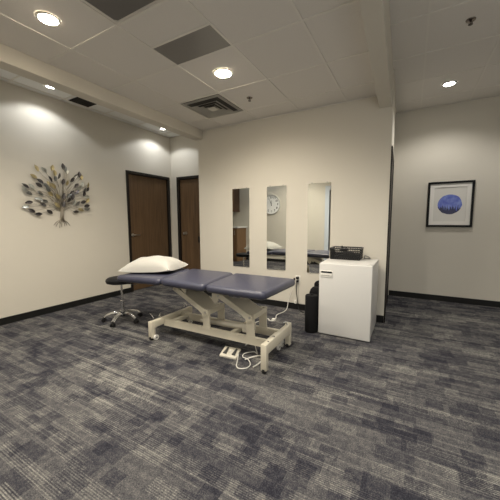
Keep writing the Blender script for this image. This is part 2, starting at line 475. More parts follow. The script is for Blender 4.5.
# four casters
def caster(x, y, side, white):
    b = B()
    cyl(b, (x-.012, y, .028), (x+.012, y, .028), .027)
    c = obj('caster', b, RUBBER, bed, True, 'black caster wheel')
    b = B(); cyl(b, (x, y, .05), (x, y, .03), .008); obj('caster_fork', b, CHROME, c, True)
for x, y in ((-2.375, 2.055), (-1.015, 2.04), (-2.375, 2.66), (-1.030, 2.605)):
    caster(x, y, 1, 0)
# white wheels that lift the ends
for x, y in ((-2.332, 2.075), (-1.085, 2.50), (-1.085, 2.58), (-2.332, 2.62)):
    b = B(); cyl(b, (x-.010 if x < -1 else x, y, .036), (x+.010, y, .036), (.030 if x < -2 else .034) if x < -1 else .026, n=28); w = obj('transport_wheel', b, WPLAS, bed, True, 'white transport wheel')
    b = B(); cyl(b, (x-.012, y, .036), (x+.012, y, .036), .010); cyl(b, (x, y, .036), (x, y, .14 if x < -1 else .06), .009); obj('axle', b, CHROME, w, True)
# chrome release levers
b = B(); tube(b, [(-2.41, 2.12, .215), (-2.46, 2.13, .25), (-2.51, 2.16, .245)], .005); obj('lever', b, CHROME, bed, True); b = B(); tube(b, [(-2.41, 2.19, .21), (-2.39, 2.2, .26), (-2.36, 2.17, .235)], .005)
obj('lever', b, CHROME, bed, True)
b = B(); tube(b, [(-2.41, 2.60, .215), (-2.40, 2.60, .27), (-2.33, 2.57, .25)], .005); obj('lever', b, CHROME, bed, True); b = B(); tube(b, [(-1.02, 2.55, .250), (-1.03, 2.56, .280), (-1.06, 2.55, .27)], .007)
obj('lever', b, CHROME, bed, True)
b = B(); cyl(b, (-1.015, 2.22, .253), (-1.015, 2.22, .259), .012, n=16); obj('bolt', b, CHROME, bed, True); b = B(); cyl(b, (-1.013, 2.10, .253), (-1.013, 2.10, .259), .010, n=16); obj('bolt', b, CHROME, bed, True)
# uprights and lifting arms, front and rear pair
def upright(x, y, zt):
    b = B()
    prism(b, [(x-.045, .185), (x+.045, .185), (x+.036, .245), (x+.036, zt), (x-.03, zt), (x-.045, zt-.06)], 'y', y, y+.016)
    prism(b, [(x-.07, .180), (x+.06, .180), (x+.045, .215), (x-.05, .215)], 'y', y-.003, y)
    return obj('upright', b, CREAM, bed)
for x, zt in ((-1.755, .39), (-1.245, .425)):
    for y in (2.213, 2.468): upright(x, y, zt)
    b = B(); box(b, x+.020, x+.036, 2.229, 2.468, zt-.05, zt, .002, 1); obj('upright_brace', b, CREAM, bed)
def arm(x, z, x2, z2, y):
    b = B()
    prism(b, [(x-.03, z-.055), (x+.028, z-.02), (x+.028, z+.022), (x-.02, z+.034), (x2+.05, z2+.02), (x2-.02, z2+.022), (x2-.03, z2+.003), (x2+.0, z2-.014), (x-.09, z+.012), (x-.045, z-.02)], 'y', y, y+.014)
    a = obj('lift_arm', b, CREAM, bed)
    b = B(); cyl(b, (x, y-.006, z), (x, y, z), .011, n=16); obj('bolt', b, BRUSH, a, True); b = B(); cyl(b, (x2+.005, y-.006, z2+.005), (x2+.005, y, z2+.005), .011, n=16); obj('bolt', b, BRUSH, a, True)
for y in (2.195, 2.43):
    arm(-1.755, .365, -2.16, .548, y)
    arm(-1.245, .395, -1.60, .550, y)
    b = B(); prism(b, [(-2.09, .60), (-2.02, .60), (-2.025, .50), (-2.045, .485), (-2.065, .50)], 'y', y+.016, y+.026); obj('bracket', b, CREAM, bed)
    b = B(); prism(b, [(-1.68, .60), (-1.60, .60), (-1.61, .50), (-1.645, .46), (-1.68, .50)], 'y', y+.016, y+.026); obj('bracket', b, CREAM, bed)
for x, z in ((-2.155, .553), (-1.595, .555), (-1.755, .365), (-1.245, .395)): obj('pivot_rod', cyl(B(), (x, 2.21, z), (x, 2.43, z), .012), BRUSH, bed, True)
for x, z, x2, z2 in ((-1.755, .365, -2.16, .548), (-1.245, .395, -1.60, .550)):
    b = prism(B(), [(x+.015, z+.010), (x+.015, z+.016), (x2+.03, z2+.014), (x2+.03, z2+.008)], 'y', 2.2095, 2.4295); obj('arm_web', b, CREAM, bed)
# actuator
b = B(); cyl(b, (-1.72, 2.36, .215), (-1.36, 2.36, .235), .028); cyl(b, (-1.95, 2.36, .205), (-1.72, 2.36, .215), .014)
a = obj('actuator', b, CREAM2, bed, True)
b = B(); box(b, -1.40, -1.29, 2.31, 2.41, .19, .28, .012, 3); obj('motor', b, CREAM2, a, True)
b = B(); box(b, -1.40, -1.32, 2.165, 2.19, .585, .605, .006, 2); tube(b, [(-1.42, 2.17, .61), (-1.42, 2.13, .592), (-1.31, 2.13, .592), (-1.31, 2.17, .61)], .006)
obj('section_lever', b, CHROME, bed, True)

# ------------------------------------------------------------------ pillow
def pillow():
    b = B(); n = 34; L, W, H = .345, .225, .160
    g = {}
    for s in (1, -1):
        for i in range(n+1):
            for j in range(n+1):
                u, v = -1+2*i/n, -1+2*j/n
                if s == -1 and (i in (0, n) or j in (0, n)): g[s, i, j] = g[1, i, j]; continue
                f = (max(0, 1-abs(u)**2.6)*max(0, 1-abs(v)**2.6))**.55
                pin = 1-.10*(1-abs(u)**2)*abs(v)**3; pu = 1-.09*(1-abs(v)**2)*abs(u)**3
                wr = .006*math.sin(9*u+5*v)*math.sin(4*v-3*u+1)*f + .004*math.sin(17*u-9*v)*f*(1-f*.5)
                x = u*L*pu; y = v*W*pin
                z = s*(H*f+wr) if s == 1 else -.014*f
                z += .026*(abs(u)**3*abs(v)**3) + .012
                g[s, i, j] = b.verts.new((x, y, z))
    for s in (1, -1):
        for i in range(n):
            for j in range(n):
                q = [g[s, i, j], g[s, i+1, j], g[s, i+1, j+1], g[s, i, j+1]]
                if s == -1: q.reverse()
                try: b.faces.new(q)
                except ValueError: pass
    return b
pb = pillow()
pm = Matrix.Translation((-2.665, 2.385, .686)) @ Matrix.Rotation(math.radians(13), 4, 'Z') @ Matrix.Rotation(math.radians(-3.5), 4, 'Y')
pb.transform(pm)
po = obj('pillow', pb, PILLOW, None, True)
for p in po.data.polygons: p.use_smooth = True
tag(po, 'plump white pillow lying on the head end of the navy treatment table', 'pillow')

# ------------------------------------------------------------------ rolling stool
sx, sy = -3.22, 2.31
sx, sy = -3.178, 2.300
st = thing('rolling_stool', 'round black rolling stool with chrome five-arm base beside treatment table head', 'stool', (sx, sy, 0))
obj('seat', lathe(B(), [(0, .572), (.12, .574), (.158, .567), (.177, .552), (.181, .530), (.171, .509), (.150, .502), (0, .502)], (sx, sy, 0), 40), BVINYL, st, True)
b = B(); cyl(b, (sx, sy, .486), (sx, sy, .501), .07); cyl(b, (sx, sy, .10), (sx, sy, .27), .024); cyl(b, (sx, sy, .27), (sx, sy, .486), .013)
obj('gas_post', b, CHROME, st, True)
obj('hub', lathe(B(), [(0, .07), (.035, .07), (.045, .085), (.045, .105), (.028, .13), (0, .13)], (sx, sy, 0), 24), BLACK, st, True)
b = B(); tube(b, [(sx+.03, sy, .493), (sx+.1, sy+.05, .485), (sx+.17, sy+.09, .480)], .005); obj('height_lever', b, CHROME, st, True)
for k in range(5):
    a = math.radians(-72+5+72*k)
    c, s = math.cos(a), math.sin(a)
    b = B()
    P = catmull([(.03, .105), (.10, .118), (.18, .10), (.235, .068)], 5)
    pts = [(p[0], p[1]) for p in [(q.x, q.y) for q in [Vector((x, y, 0)) for x, y in [(.03, .105), (.10, .118), (.17, .10), (.222, .066)]]]]
    tube(b, [(sx+c*r, sy+s*r, z) for r, z in pts], .014, 10, 6, .010)
    for sd in (-1, 1):
        tube(b, [(sx+c*r-s*.016*sd, sy+s*r+c*.016*sd, z-.006) for r, z in pts], .008, 8, 6, .005)
    arm_o = obj('base_arm', b, CHROME, st, True)
    cx, cy = sx+c*.228, sy+s*.228
    b = B()
    for sd in (-1, 1):
        o2 = Vector((-s, c, 0))*.012*sd
        cyl(b, (cx+o2.x*.6, cy+o2.y*.6, .026), (cx+o2.x*1.9, cy+o2.y*1.9, .026), .025, n=20)
    cyl(b, (cx, cy, .03), (cx, cy, .068), .010, n=12)
    lathe(b, [(0, .058), (.018, .056), (.022, .045), (.020, .035), (0, .035)], (cx, cy, 0), 16)
    obj('caster', b, BLACK, arm_o, True)

# ------------------------------------------------------------------ fridge
fx0, fx1, fy0, fy1, fz = -.866, -.318, 3.100, 3.735, .812
fr = thing('mini_fridge', 'small white compact refrigerator against the wall by the mirrors', 'refrigerator', ((fx0+fx1)/2, (fy0+fy1)/2, 0))
obj('body', box(B(), fx0+.004, fx1-.004, fy0+.062, fy1, .022, fz-.03, .006, 3), WHITE, fr, True)
obj('top_panel', box(B(), fx0, fx1, fy0+.060, fy1+.004, fz-.030, fz, .007, 3), WHITE, fr, True)
dr = obj('door', box(B(), fx0, fx1, fy0, fy0+.056, .010, fz-.001, .010, 4), WHITE, fr, True)
b = B(); box(b, fx0+.018, fx0+.148, fy0-.006, fy0+.002, fz-.156, fz-.082, .004, 2); hd = obj('handle', b, WPLAS, dr, True, 'recessed white handle')
b = B(); box(b, fx0+.024, fx0+.142, fy0-.0075, fy0-.0045, fz-.108, fz-.088, .001, 1); obj('badge_strip', b, BLACK, hd)
b = B(); box(b, fx0+.05, fx0+.095, fy0-.0085, fy0-.0070, fz-.102, fz-.094, .0005, 1); obj('badge_mark', b, CHROME, hd)
b = B(); box(b, fx0+.024, fx0+.142, fy0-.009, fy0-.0045, fz-.136, fz-.130, .001, 1); obj('grip_lip', b, WSHADE, hd)
b = B(); cyl(b, (fx1-.03, fy0+.03, fz-.003), (fx1-.03, fy0+.03, fz+.005), .012); box(b, fx1-.06, fx1-.006, fy0+.012, fy0+.085, fz-.0005, fz+.006, .002, 1); obj('hinge_cap', b, WHITE, fr, True)
for x, y in ((fx0+.05, fy0+.09), (fx1-.05, fy0+.09), (fx0+.05, fy1-.05), (fx1-.05, fy1-.05)):
    b = B(); cyl(b, (x, y, .0), (x, y, .023), .016); obj('foot', b, BLACK, fr, True)
b = B(); box(b, fx0+.02, fx1-.02, fy0+.065, fy0+.08,   .002, .011); obj('kick_plate', b, BLACK, fr)

# wire/plastic basket on fridge
bx0, bx1, by0, by1, bz, bzt = -.842, -.498, 3.47, 3.71, fz, fz+.133
bs = thing('basket', 'black open-weave plastic basket on top of the white fridge', 'basket', ((bx0+bx1)/2, (by0+by1)/2, bz))
b = B(); tp = .005
box(b, bx0+tp, bx1-tp, by0+tp, by1-tp, bz+.0005, bz+.005)
obj('bottom', b, BLACK, bs)
def lattice(p0, p1, q0, q1, n, m):
    """panel between bottom edge p0-p1 and top edge q0-q1 : solid bands plus crossing slats"""
    b = B(); p0, p1, q0, q1 = map(Vector, (p0, p1, q0, q1))
    def P(u, v): return (p0.lerp(p1, u)).lerp(q0.lerp(q1, u), v)
    for v, r in ((.03, .004), (.26, .0045), (.44, .0035), (.60, .0035), (.76, .0035), (.97, .006)):
        cyl(b, P(0, v), P(1, v), r, n=6)
    for i in range(n+1):
        cyl(b, P(i/n, 0), P(i/n, 1), .003, n=6)
        if i < n:
            cyl(b, P(i/n, .0), P((i+1)/n, .5), .0028, n=6); cyl(b, P((i+1)/n, .0), P(i/n, .5), .0028, n=6)
    return b
c0 = [(bx0+tp, by0+tp, bz+.004), (bx1-tp, by0+tp, bz+.004), (bx1-tp, by1-tp, bz+.004), (bx0+tp, by1-tp, bz+.004)]
c1 = [(bx0, by0, bzt), (bx1, by0, bzt), (bx1, by1, bzt), (bx0, by1, bzt)]
for i, n in ((0, 16), (1, 12), (2, 16), (3, 12)):
    j = (i+1) % 4
    obj('side_panel', lattice(c0[i], c0[j], c1[i], c1[j], n, 0), BLACK, bs)
b = B(); tube(b, [c1[0], c1[1]], .007); tube(b, [c1[1], c1[2]], .007); tube(b, [c1[2], c1[3]], .007); tube(b, [c1[3], c1[0]], .007); obj('rim', b, BLACK, bs, True)
# contents: bundled black strap/handset and coiled black cable
b = B()
tube(b, [(-.78, 3.55, fz+.02), (-.70, 3.52, fz+.05), (-.60, 3.55, fz+.03), (-.56, 3.63, fz+.05), (-.64, 3.67, fz+.04), (-.75, 3.65, fz+.06), (-.78, 3.57, fz+.055), (-.68, 3.55, fz+.08), (-.58, 3.59, fz+.07)], .013)
c_ = obj('cable', b, BLACK, None, True); tag(c_, 'black cable coiled inside the basket on the fridge', 'cable')
t = thing('massage_device', 'black handheld device with two knobs sticking up from the basket', 'handheld device', (-.70, 3.61, fz+.09))
b = B(); box(b, -.755, -.655, 3.58, 3.64, fz+.096, fz+.128, .012, 3); obj('body', b, BVINYL, t, True)
b = B(); cyl(b, (-.722, 3.60, fz+.12), (-.730, 3.60, fz+.155), .015, .010); obj('knob', b, BLACK, t, True)
b = B(); cyl(b, (-.68, 3.61, fz+.12), (-.676, 3.61, fz+.142), .010, .008); obj('knob', b, BLACK, t, True)
# grey cable behind basket
b = B(); tube(b, [(-.48, 3.69, fz+.007), (-.47, 3.65, fz+.04), (-.43, 3.65, fz+.03), (-.41, 3.68, fz+.008), (-.43, 3.68, fz+.007), (-.48, 3.69, fz+.007)], .006)
tag(obj('cord', b, mat('grey_cord', (.25, .24, .22), .5), None, True), 'grey cord looped on the fridge top right of basket', 'cord')

# ------------------------------------------------------------------ foam rollers beside fridge
def roller(x, y, r, h, label, dome=.0):
    b = B()
    prof = [(0, 0.001), (r-.01, .001), (r, .012), (r, h-.02-dome), (r-.012, h-.004-dome*.6), (r*.6, h-dome*.12), (r*.35, h), (0, h)]
    if not dome: prof = [(.0, .001), (r-.008, .001), (r, .01), (r, h-.012), (r-.008, h), (r*.32, h), (r*.30, h-.03), (0, h-.03)]
    lathe(b, prof, (x, y, 0), 36)
    o = obj('foam_roller', b, FOAM, None, True)
    tag(o, label, 'foam roller', 'black foam rollers beside the fridge')
roller(-.954, 3.13, .074, .430, 'tall black foam roller standing in front beside the fridge')
roller(-.978, 3.40, .085, .465, 'black round-topped foam roller standing second in the row', .05)
roller(-.99, 3.60, .075, .50, 'black foam roller standing rearmost by the wall', .02)

# ------------------------------------------------------------------ outlet and cords
ot = thing('wall_outlet', 'white duplex wall outlet below the mirrors with plugs in it', 'outlet', (-1.375, YM, .43))
obj('cover_plate', box(B(), -1.412, -1.340, YM-.007, YM-.0005, .385, .500, .003, 2), WPLAS, ot, True)
b = B(); box(b, -1.395, -1.357, YM-.010, YM-.006, .452, .486, .004, 2); obj('socket', b, WSHADE, ot, True); b = B(); box(b, -1.395, -1.357, YM-.010, YM-.006, .400, .434, .004, 2); obj('socket', b, WSHADE, ot, True)
b = B(); box(b, -1.395, -1.357, YM-.045, YM-.0105, .448, .482, .006, 2); obj('plug', b, BLACK, ot, True)
t = thing('power_cord', 'black power cord hanging from the wall outlet to the floor', 'power cord', (-1.38, YM-.04, 0))
b = B(); box(b, -1.393, -1.359, YM-.042, YM-.0105, .402, .432, .006, 2); obj('plug', b, BLACK, t, True)
b = B(); tube(b, [(-1.376, YM-.04, .417), (-1.382, YM-.055, .38), (-1.385, YM-.035, .25), (-1.365, YM-.03, .12), (-1.34, YM-.05, .02), (-1.25, YM-.12, .008), (-1.16, YM-.16, .007), (-1.08, YM-.10, .007)], .0055)
obj('cable', b, BLACK, t, True)
t = thing('extension_cord', 'white mains cord running from outlet to the treatment table', 'power cord', (-1.4, 3.6, 0))
b = B(); tube(b, [(-1.405, YM-.065, .44), (-1.415, YM-.06, .36), (-1.46, YM-.05, .25), (-1.50, YM-.05, .12), (-1.505, YM-.09, .02), (-1.50, 3.62, .007), (-1.53, 3.45, .007), (-1.48, 3.30, .007), (-1.47, 3.22, .007), (-1.52, 3.20, .007), (-1.56, 3.24, .012), (-1.60, 3.20, .007), (-1.65, 3.0, .007), (-1.60, 2.8, .007), (-1.45, 2.62, .007), (-1.42, 2.42, .008)], .0055)
obj('cable', b, WPLAS, t, True)
b = B(); box(b, -1.418, -1.398, YM-.075, YM-.048, .43, .47, .005, 2); obj('plug', b, BLACK, t, True)
b = B(); box(b, -1.50, -1.455, 3.215, 3.255, .001, .03, .005, 2); obj('connector', b, WPLAS, t, True)
b = B(); box(b, -1.40, -1.37, YM-.075, YM-.045, .10, .15, .005, 2); 
obj('cord_adapter', b, WPLAS, t, True)

# foot switch
DPED = mat('pedal_grey', (.06, .06, .058), .6)
fs = thing('foot_switch', 'cream two-pedal foot control on the carpet under the treatment table', 'foot control', (-1.45, 2.2, 0))
def quadbox(c, z0, z1):
    b = B(); prism(b, c, 'z', z0, z1); bmesh.ops.bevel(b, geom=list(b.edges), offset=.005, segments=2, profile=.5, affect='EDGES'); return b
obj('base', quadbox([(-1.520, 2.10), (-1.345, 2.115), (-1.405, 2.305), (-1.58, 2.285)], .001, .022), CREAM2, fs, True)
obj('pedal', quadbox([(-1.505, 2.135), (-1.468, 2.138), (-1.515, 2.262), (-1.530, 2.258)], .0225, .034), DPED, fs, True)
obj('pedal', quadbox([(-1.412, 2.145), (-1.375, 2.148), (-1.425, 2.272), (-1.440, 2.268)], .0225, .034), DPED, fs, True)
b = B(); box(b, -1.475, -1.455, 2.19, 2.22, .0225, .025); obj('button', b, WPLAS, fs)
b = B(); tube(b, [(-1.372, 2.20, .02), (-1.32, 2.10, .008), (-1.28, 2.02, .008), (-1.235, 1.995, .008), (-1.185, 2.03, .008), (-1.185, 2.10, .008), (-1.25, 2.17, .01), (-1.31, 2.18, .014), (-1.33, 2.25, .014), (-1.27, 2.33, .010), (-1.22, 2.30, .012), (-1.22, 2.26, .10), (-1.24, 2.28, .15)], .0045)
obj('cable', b, WPLAS, fs, True)
b = B(); tube(b, [(-1.27, 2.15, .012), (-1.22, 2.22, .02), (-1.175, 2.28, .014), (-1.13, 2.22, .012), (-1.125, 2.13, .012), (-1.14, 2.07, .010)], .006)
obj('power_cable', b, WPLAS, bed, True, 'white cable end')

# ------------------------------------------------------------------ metal tree on left wall
tree = thing('wall_tree_sculpture', 'metal tree wall sculpture with brass, silver and dark leaves', 'wall art', (XL, 2.25, 1.21))
LV = [(132,82,'G'),(182,93,'S'),(115,133,'G'),(155,163,'D'),(150,187,'D'),(62,193,'D'),(100,197,'S'),(57,215,'S'),(84,237,'Y'),(158,240,'Y'),(142,272,'S'),
(83,297,'D'),(183,288,'Y'),(62,322,'S'),(176,309,'D'),(103,348,'D'),(143,369,'D'),(215,355,'D'),(233,80,'G'),(245,113,'G'),(218,150,'D'),(240,193,'G'),(205,215,'Y'),
(222,240,'G'),(211,182,'G'),(276,130,'D'),(298,72,'D'),(312,86,'Y'),(322,100,'S'),(298,167,'D'),(325,175,'G'),(355,155,'D'),(377,135,'Y'),(398,123,'D'),(412,140,'G'),
(381,192,'D'),(420,185,'S'),(452,188,'G'),(453,213,'D'),(386,230,'D'),(433,220,'Y'),(429,242,'D'),(444,262,'S'),(452,285,'G'),(424,294,'D'),(390,303,'Y'),(366,298,'S'),
(357,235,'D'),(360,262,'D'),(338,280,'D'),(303,257,'D'),(301,306,'D'),(268,260,'G'),(262,312,'G'),(447,318,'D'),(450,338,'Y'),(410,343,'G'),(378,355,'D'),(250,145,'Y'),(190,190,'Y'),(400,205,'S'),(338,252,'Y')]
# wall coordinates: crop px -> (y, z), fitted from perspective of the photo's wall
def wall_pt(cx, cy):
    px, py = 15+cx/6.25, 155+cy/6.25
    F, R_, U, f, h = CAM
    d = F + R_*((px-250)/f) - U*((py-250)/f)
    t = (XL+.033)/d.x
    return d.y*t, h+d.z*t
yaw, pitch, roll, FPX, CH = .5134, -.101, -.0036, 284.86, 1.2732
F = Vector((-math.sin(yaw)*math.cos(pitch), math.cos(yaw)*math.cos(pitch), math.sin(pitch)))
r0 = Vector((math.cos(yaw), math.sin(yaw), 0)); u0 = r0.cross(F)
R_ = r0*math.cos(roll)+u0*math.sin(roll); U_ = R_.cross(F)
CAM = (F, R_, U_, FPX, CH)
MM = {'G': LEAFG, 'S': LEAFS, 'D': LEAFD, 'Y': LEAFY}
LBL = {'G': 'brass leaf', 'S': 'silver leaf', 'D': 'dark metal leaf', 'Y': 'slate grey leaf'}
fork = wall_pt(298, 330); ctr = [(wall_pt(285, 235)), (wall_pt(330, 260)), (wall_pt(225, 285))]
b = B()
roots = [(248, 440), (262, 448), (285, 455), (298, 448), (318, 445), (330, 440), (350, 442)]
for i, (cx, cy) in enumerate(roots):
    y1, z1 = wall_pt(cx, cy); y0, z0 = wall_pt(285+i*4, 400); ym, zm = wall_pt(290+i*3.2, 345)
    tube(b, [(XL+.02, ym, zm), (XL+.02, y0, z0), (XL+.015, (y0*.4+y1*.6), z0*.5+z1*.5), (XL+.008, y1, z1)], .005, 6, 5, .003)
obj('trunk', b, STEM, tree, True)
b = B()
rnd = random.Random(3)
for n_, (cx, cy, k) in enumerate(LV):
    y, z = wall_pt(cx, cy)
    fy, fz_ = wall_pt(283+rnd.uniform(0, 26), 350)
    dx, dy = cx-297, cy-330
    # branch leaves the trunk upwards, then bends to the leaf
    my, mz = wall_pt(297+dx*.35, 330+dy*.5-12)
    m2y, m2z = wall_pt(297+dx*.72, 330+dy*.78-3)
    off = XL+rnd.uniform(.025, .045)
    tube(b, [(XL+.02, fy, fz_), (XL+.025, my, mz), (off, m2y, m2z), (off, y, z)], .0030, 5, 4, .0018)
obj('branches', b, STEM, tree, True)
rnd = random.Random(3)
for n_, (cx, cy, k) in enumerate(LV):
    y, z = wall_pt(cx, cy)
    rnd.uniform(0, 26)
    off = XL+rnd.uniform(.025, .045)
    dx, dy = cx-297, 360-cy
    an = math.atan2(dy, dx*1.0) + rnd.uniform(-.55, .55)
    if dx < -60: an += .95*(-1 if dy > 60 else 0)*-1*0
    L, W = .047, .026
    b = B()
    n = 10; rows = []
    tilt = rnd.uniform(-.5, .5); roll_ = rnd.uniform(-.6, .6)
    for i in range(n+1):
        t = i/n; w = W*math.sin(PI*t)**.8*(1-.15*t)
        rows.append([b.verts.new(Vector(((-.006 if j == 0 else .0)+abs(j)*.004*0+.006*math.sin(PI*t), (t-.5)*2*L, j*w))) for j in (-1, 0, 1)])
    for a_, c_2 in zip(rows, rows[1:]):
        for j in range(2):
            try: b.faces.new((a_[j], a_[j+1], c_2[j+1], c_2[j]))
            except ValueError: pass
    bmesh.ops.remove_doubles(b, verts=b.verts, dist=1e-5)
    bmesh.ops.solidify(b, geom=b.faces[:], thickness=.0012)
    M_ = Matrix.Translation((off+.006, y, z)) @ Matrix.Rotation(an, 4, 'X') @ Matrix.Rotation(roll_, 4, 'Y') @ Matrix.Rotation(tilt*.3, 4, 'Z')
    b.transform(M_)
    obj('leaf', b, MM[k], tree, False, LBL[k])

# ------------------------------------------------------------------ framed print
ax0, ax1, az0, az1 = .207, .790, 1.172, 1.862
pc = ((ax0+ax1)/2, YR-.02, (az0+az1)/2)
pic = thing('framed_picture', 'black-framed blue watercolour circle print on the far right wall', 'picture', pc)
b = B(); w = .031
for x0, x1, z0, z1 in ((ax0, ax0+w, az0, az1), (ax1-w, ax1, az0, az1), (ax0+w, ax1-w, az0, az0+w), (ax0+w, ax1-w, az1-w, az1)):
    box(b, x0, x1, YR-.035, YR-.002, z0, z1, .002, 1)
obj('frame', b, PFRAME, pic)
b = B(); mw = .055
i0, i1, k0, k1 = ax0+w, ax1-w, az0+w, az1-w
for x0, x1, z0, z1 in ((i0, i0+mw, k0, k1), (i1-mw, i1, k0, k1), (i0+mw, i1-mw, k0, k0+mw), (i0+mw, i1-mw, k1-mw, k1)):
    box(b, x0, x1, YR-.018, YR-.010, z0, z1)
obj('mat_board', b, MATB, pic)
b = B(); box(b, -(i1-i0)/2+.03, (i1-i0)/2-.03, -.001, .001, -(k1-k0)/2+.03, (k1-k0)/2-.03)
pr = obj('print', b, PRINT, None); pr.parent = pic
pr.location = (0, .013, 0.0)

# ------------------------------------------------------------------ ceiling items
def downlight(x, y, z, r, label, lampm, name='ceiling_downlight', rimm=VENTM, dome=0):
    t = thing(name, label, 'ceiling light', (x, y, z), 'recessed round downlights')
    lathe_b = lathe(B(), [(r+.018, -.001), (r+.018, -.006), (r+.002, -.009), (r, -.005), (r, -.001)], (x, y, z), 36)
    obj('trim_ring', lathe_b, rimm, t, True)
    if dome: b = lathe(B(), [(0, -.001), (r, -.001), (r, -.005), (r*.85, -.005-dome*.5), (r*.5, -.005-dome*.85), (0, -.005-dome)], (x, y, z), 36)
    else: b = cyl(B(), (x, y, z-.001), (x, y, z-.0045), r, n=36)
    obj('lens', b, lampm, t, bool(dome))
    return t
def spot(x, y, z, e, size, blend, col):
    l = bpy.data.lights.new('lamp', 'SPOT'); l.energy = e; l.spot_size = math.radians(size); l.spot_blend = blend
    l.color = col; l.shadow_soft_size = .07
    o = bpy.data.objects.new('lamp', l); COL.objects.link(o); o.location = (x, y, z-.03); return o
WARM = (1., .92, .79); COOL = (1., .96, .90)
MAIN = [(-1.715, 2.507, 'bright round downlight in the main ceiling near the diffuser vent'), (-2.385, 1.235, 'bright round downlight in the main ceiling at upper left'),
        (-1.08, 1.205, 'unseen fill spot at the main ceiling overhead, no fixture'), (-.45, .55, 'unseen fill spot at main ceiling above the camera, no fixture'), (-2.8, .35, 'unseen fill spot at main ceiling toward the nook, no fixture')]
for x, y, l in MAIN[:2]:
    downlight(x, y, ZC-.0005, .060 if x < -2 else .078, l, LAMPW, dome=.012)
for x, y, l in MAIN: spot(x, y, ZC, 66 if y > 1 else 45, 165, .7, WARM)  # spots without a fixture are unseen, added to flatten the light
STRIP = [(-4.04, 2.06, 'small recessed downlight in the left ceiling strip beside the black vent'), (-4.05, 3.95, 'small recessed downlight in the left ceiling strip near the alcove doors')]
for x, y, l in STRIP: downlight(x, y, ZS-.0005, .046, l, LAMPC)
for x, y in ((-4.04, 2.06), (-4.05, 3.95), (-4.04, .2)): spot(x, y, ZS, 11, 136, .2, (.96, .98, 1.))
downlight(.34, 4.57, ZR-.0005, .064, 'recessed downlight in the right-hand ceiling before the framed picture', LAMPC, rimm=mat('dark_light_rim', (.10, .095, .085), .35, .3))
spot(.34, 4.57, ZR, 27, 140, .6, COOL)
spot(.34, 1.6, ZR, 34, 140, .6, COOL); spot(1.9, 1.6, ZR, 26, 140, .6, COOL); spot(1.9, 4.57, ZR, 14, 140, .6, COOL)

# supply diffuser
x0, x1, y0, y1 = -2.615, -2.03, 2.855, 3.45
cx, cy = (x0+x1)/2, (y0+y1)/2; hw = .285
vd = thing('ceiling_diffuser', 'square louvred air diffuser in the main ceiling above the mirror wall', 'air vent', (cx, cy, ZC))
b = B(); box(b, cx-hw, cx+hw, cy-hw, cy+hw, ZC-.0045, ZC-.0005); obj('backing', b, mat('duct_grey', (.07, .068, .062), .7), vd)
def ringcone(b, h0, z0, h1, z1, t=.004):
    """square funnel ring from half-size h0 at z0 to h1 at z1"""
    A = [b.verts.new((cx+s*h0, cy+q*h0, z0)) for s, q in ((-1, -1), (1, -1), (1, 1), (-1, 1))]
    C_ = [b.verts.new((cx+s*h1, cy+q*h1, z1)) for s, q in ((-1, -1), (1, -1), (1, 1), (-1, 1))]
    for i in range(4): b.faces.new((A[i], A[(i+1) % 4], C_[(i+1) % 4], C_[i]))
b = B(); ringcone(b, hw, ZC-.006, hw-.042, ZC-.010); ringcone(b, hw-.042, ZC-.010, hw-.045, ZC-.005); bmesh.ops.solidify(b, geom=b.faces[:], thickness=.002); obj('frame', b, VENTM, vd)
for a0, a1 in ((.205, .142), (.148, .090), (.095, .042)):
    b = B(); ringcone(b, a0, ZC-.032, a1, ZC-.007); bmesh.ops.solidify(b, geom=b.faces[:], thickness=.002); obj('louvre', b, VENTM, vd)
b = B(); box(b, cx-.055, cx+.055, cy-.055, cy+.055, ZC-.026, ZC-.020); obj('centre_plate', b, VENTM, vd)

# return panels
t = thing('return_air_panel', 'large dark grey panel in the main ceiling at the top edge', 'ceiling panel', (-1.69, 1.2, ZC))
b = B(); box(b, -1.975, -1.415, .92, 1.50, ZC-.012, ZC-.001, .006, 2); obj('frame', b, VENTM, t)
b = B(); prism(b, [(-1.96+c*.03*0+dx_, .94+dy_) for dx_, dy_, c in ((.02, 0, 0), (.51, 0, 0), (.53, .02, 0), (.53, .525, 0), (.51, .545, 0), (.02, .545, 0), (0, .525, 0), (0, .02, 0))], 'z', ZC-.016, ZC-.0115); obj('grille', b, GREYD, t)
t = thing('ceiling_access_panel', 'smooth grey half-tile panel in ceiling between dark panel and downlight', 'ceiling panel', (-1.70, 2.02, ZC))
b = B(); box(b, -2.003, -1.397, 1.872, 2.163, ZC-.0035, ZC-.0005, .001, 1); obj('panel', b, GREYP, t)
b = B(); box(b, -2.005, -1.395, 1.852, 1.870, ZC-.005, ZC-.0005); obj('edge_strip', b, GRID, t)

# black vent in strip
t = thing('ceiling_vent', 'black square vent in the narrow ceiling strip above the left wall', 'air vent', (-4.14, 2.53, ZS))
b = B(); box(b, -4.262, -4.03, 2.395, 2.675, ZS-.007, ZS-.0045); obj('opening', b, VOID, t)
b = B()
for i in range(7): box(b, -4.255, -4.037, 2.41+i*.04, 2.416+i*.04, ZS-.012, ZS-.0072)
obj('slats', b, VOID, t)

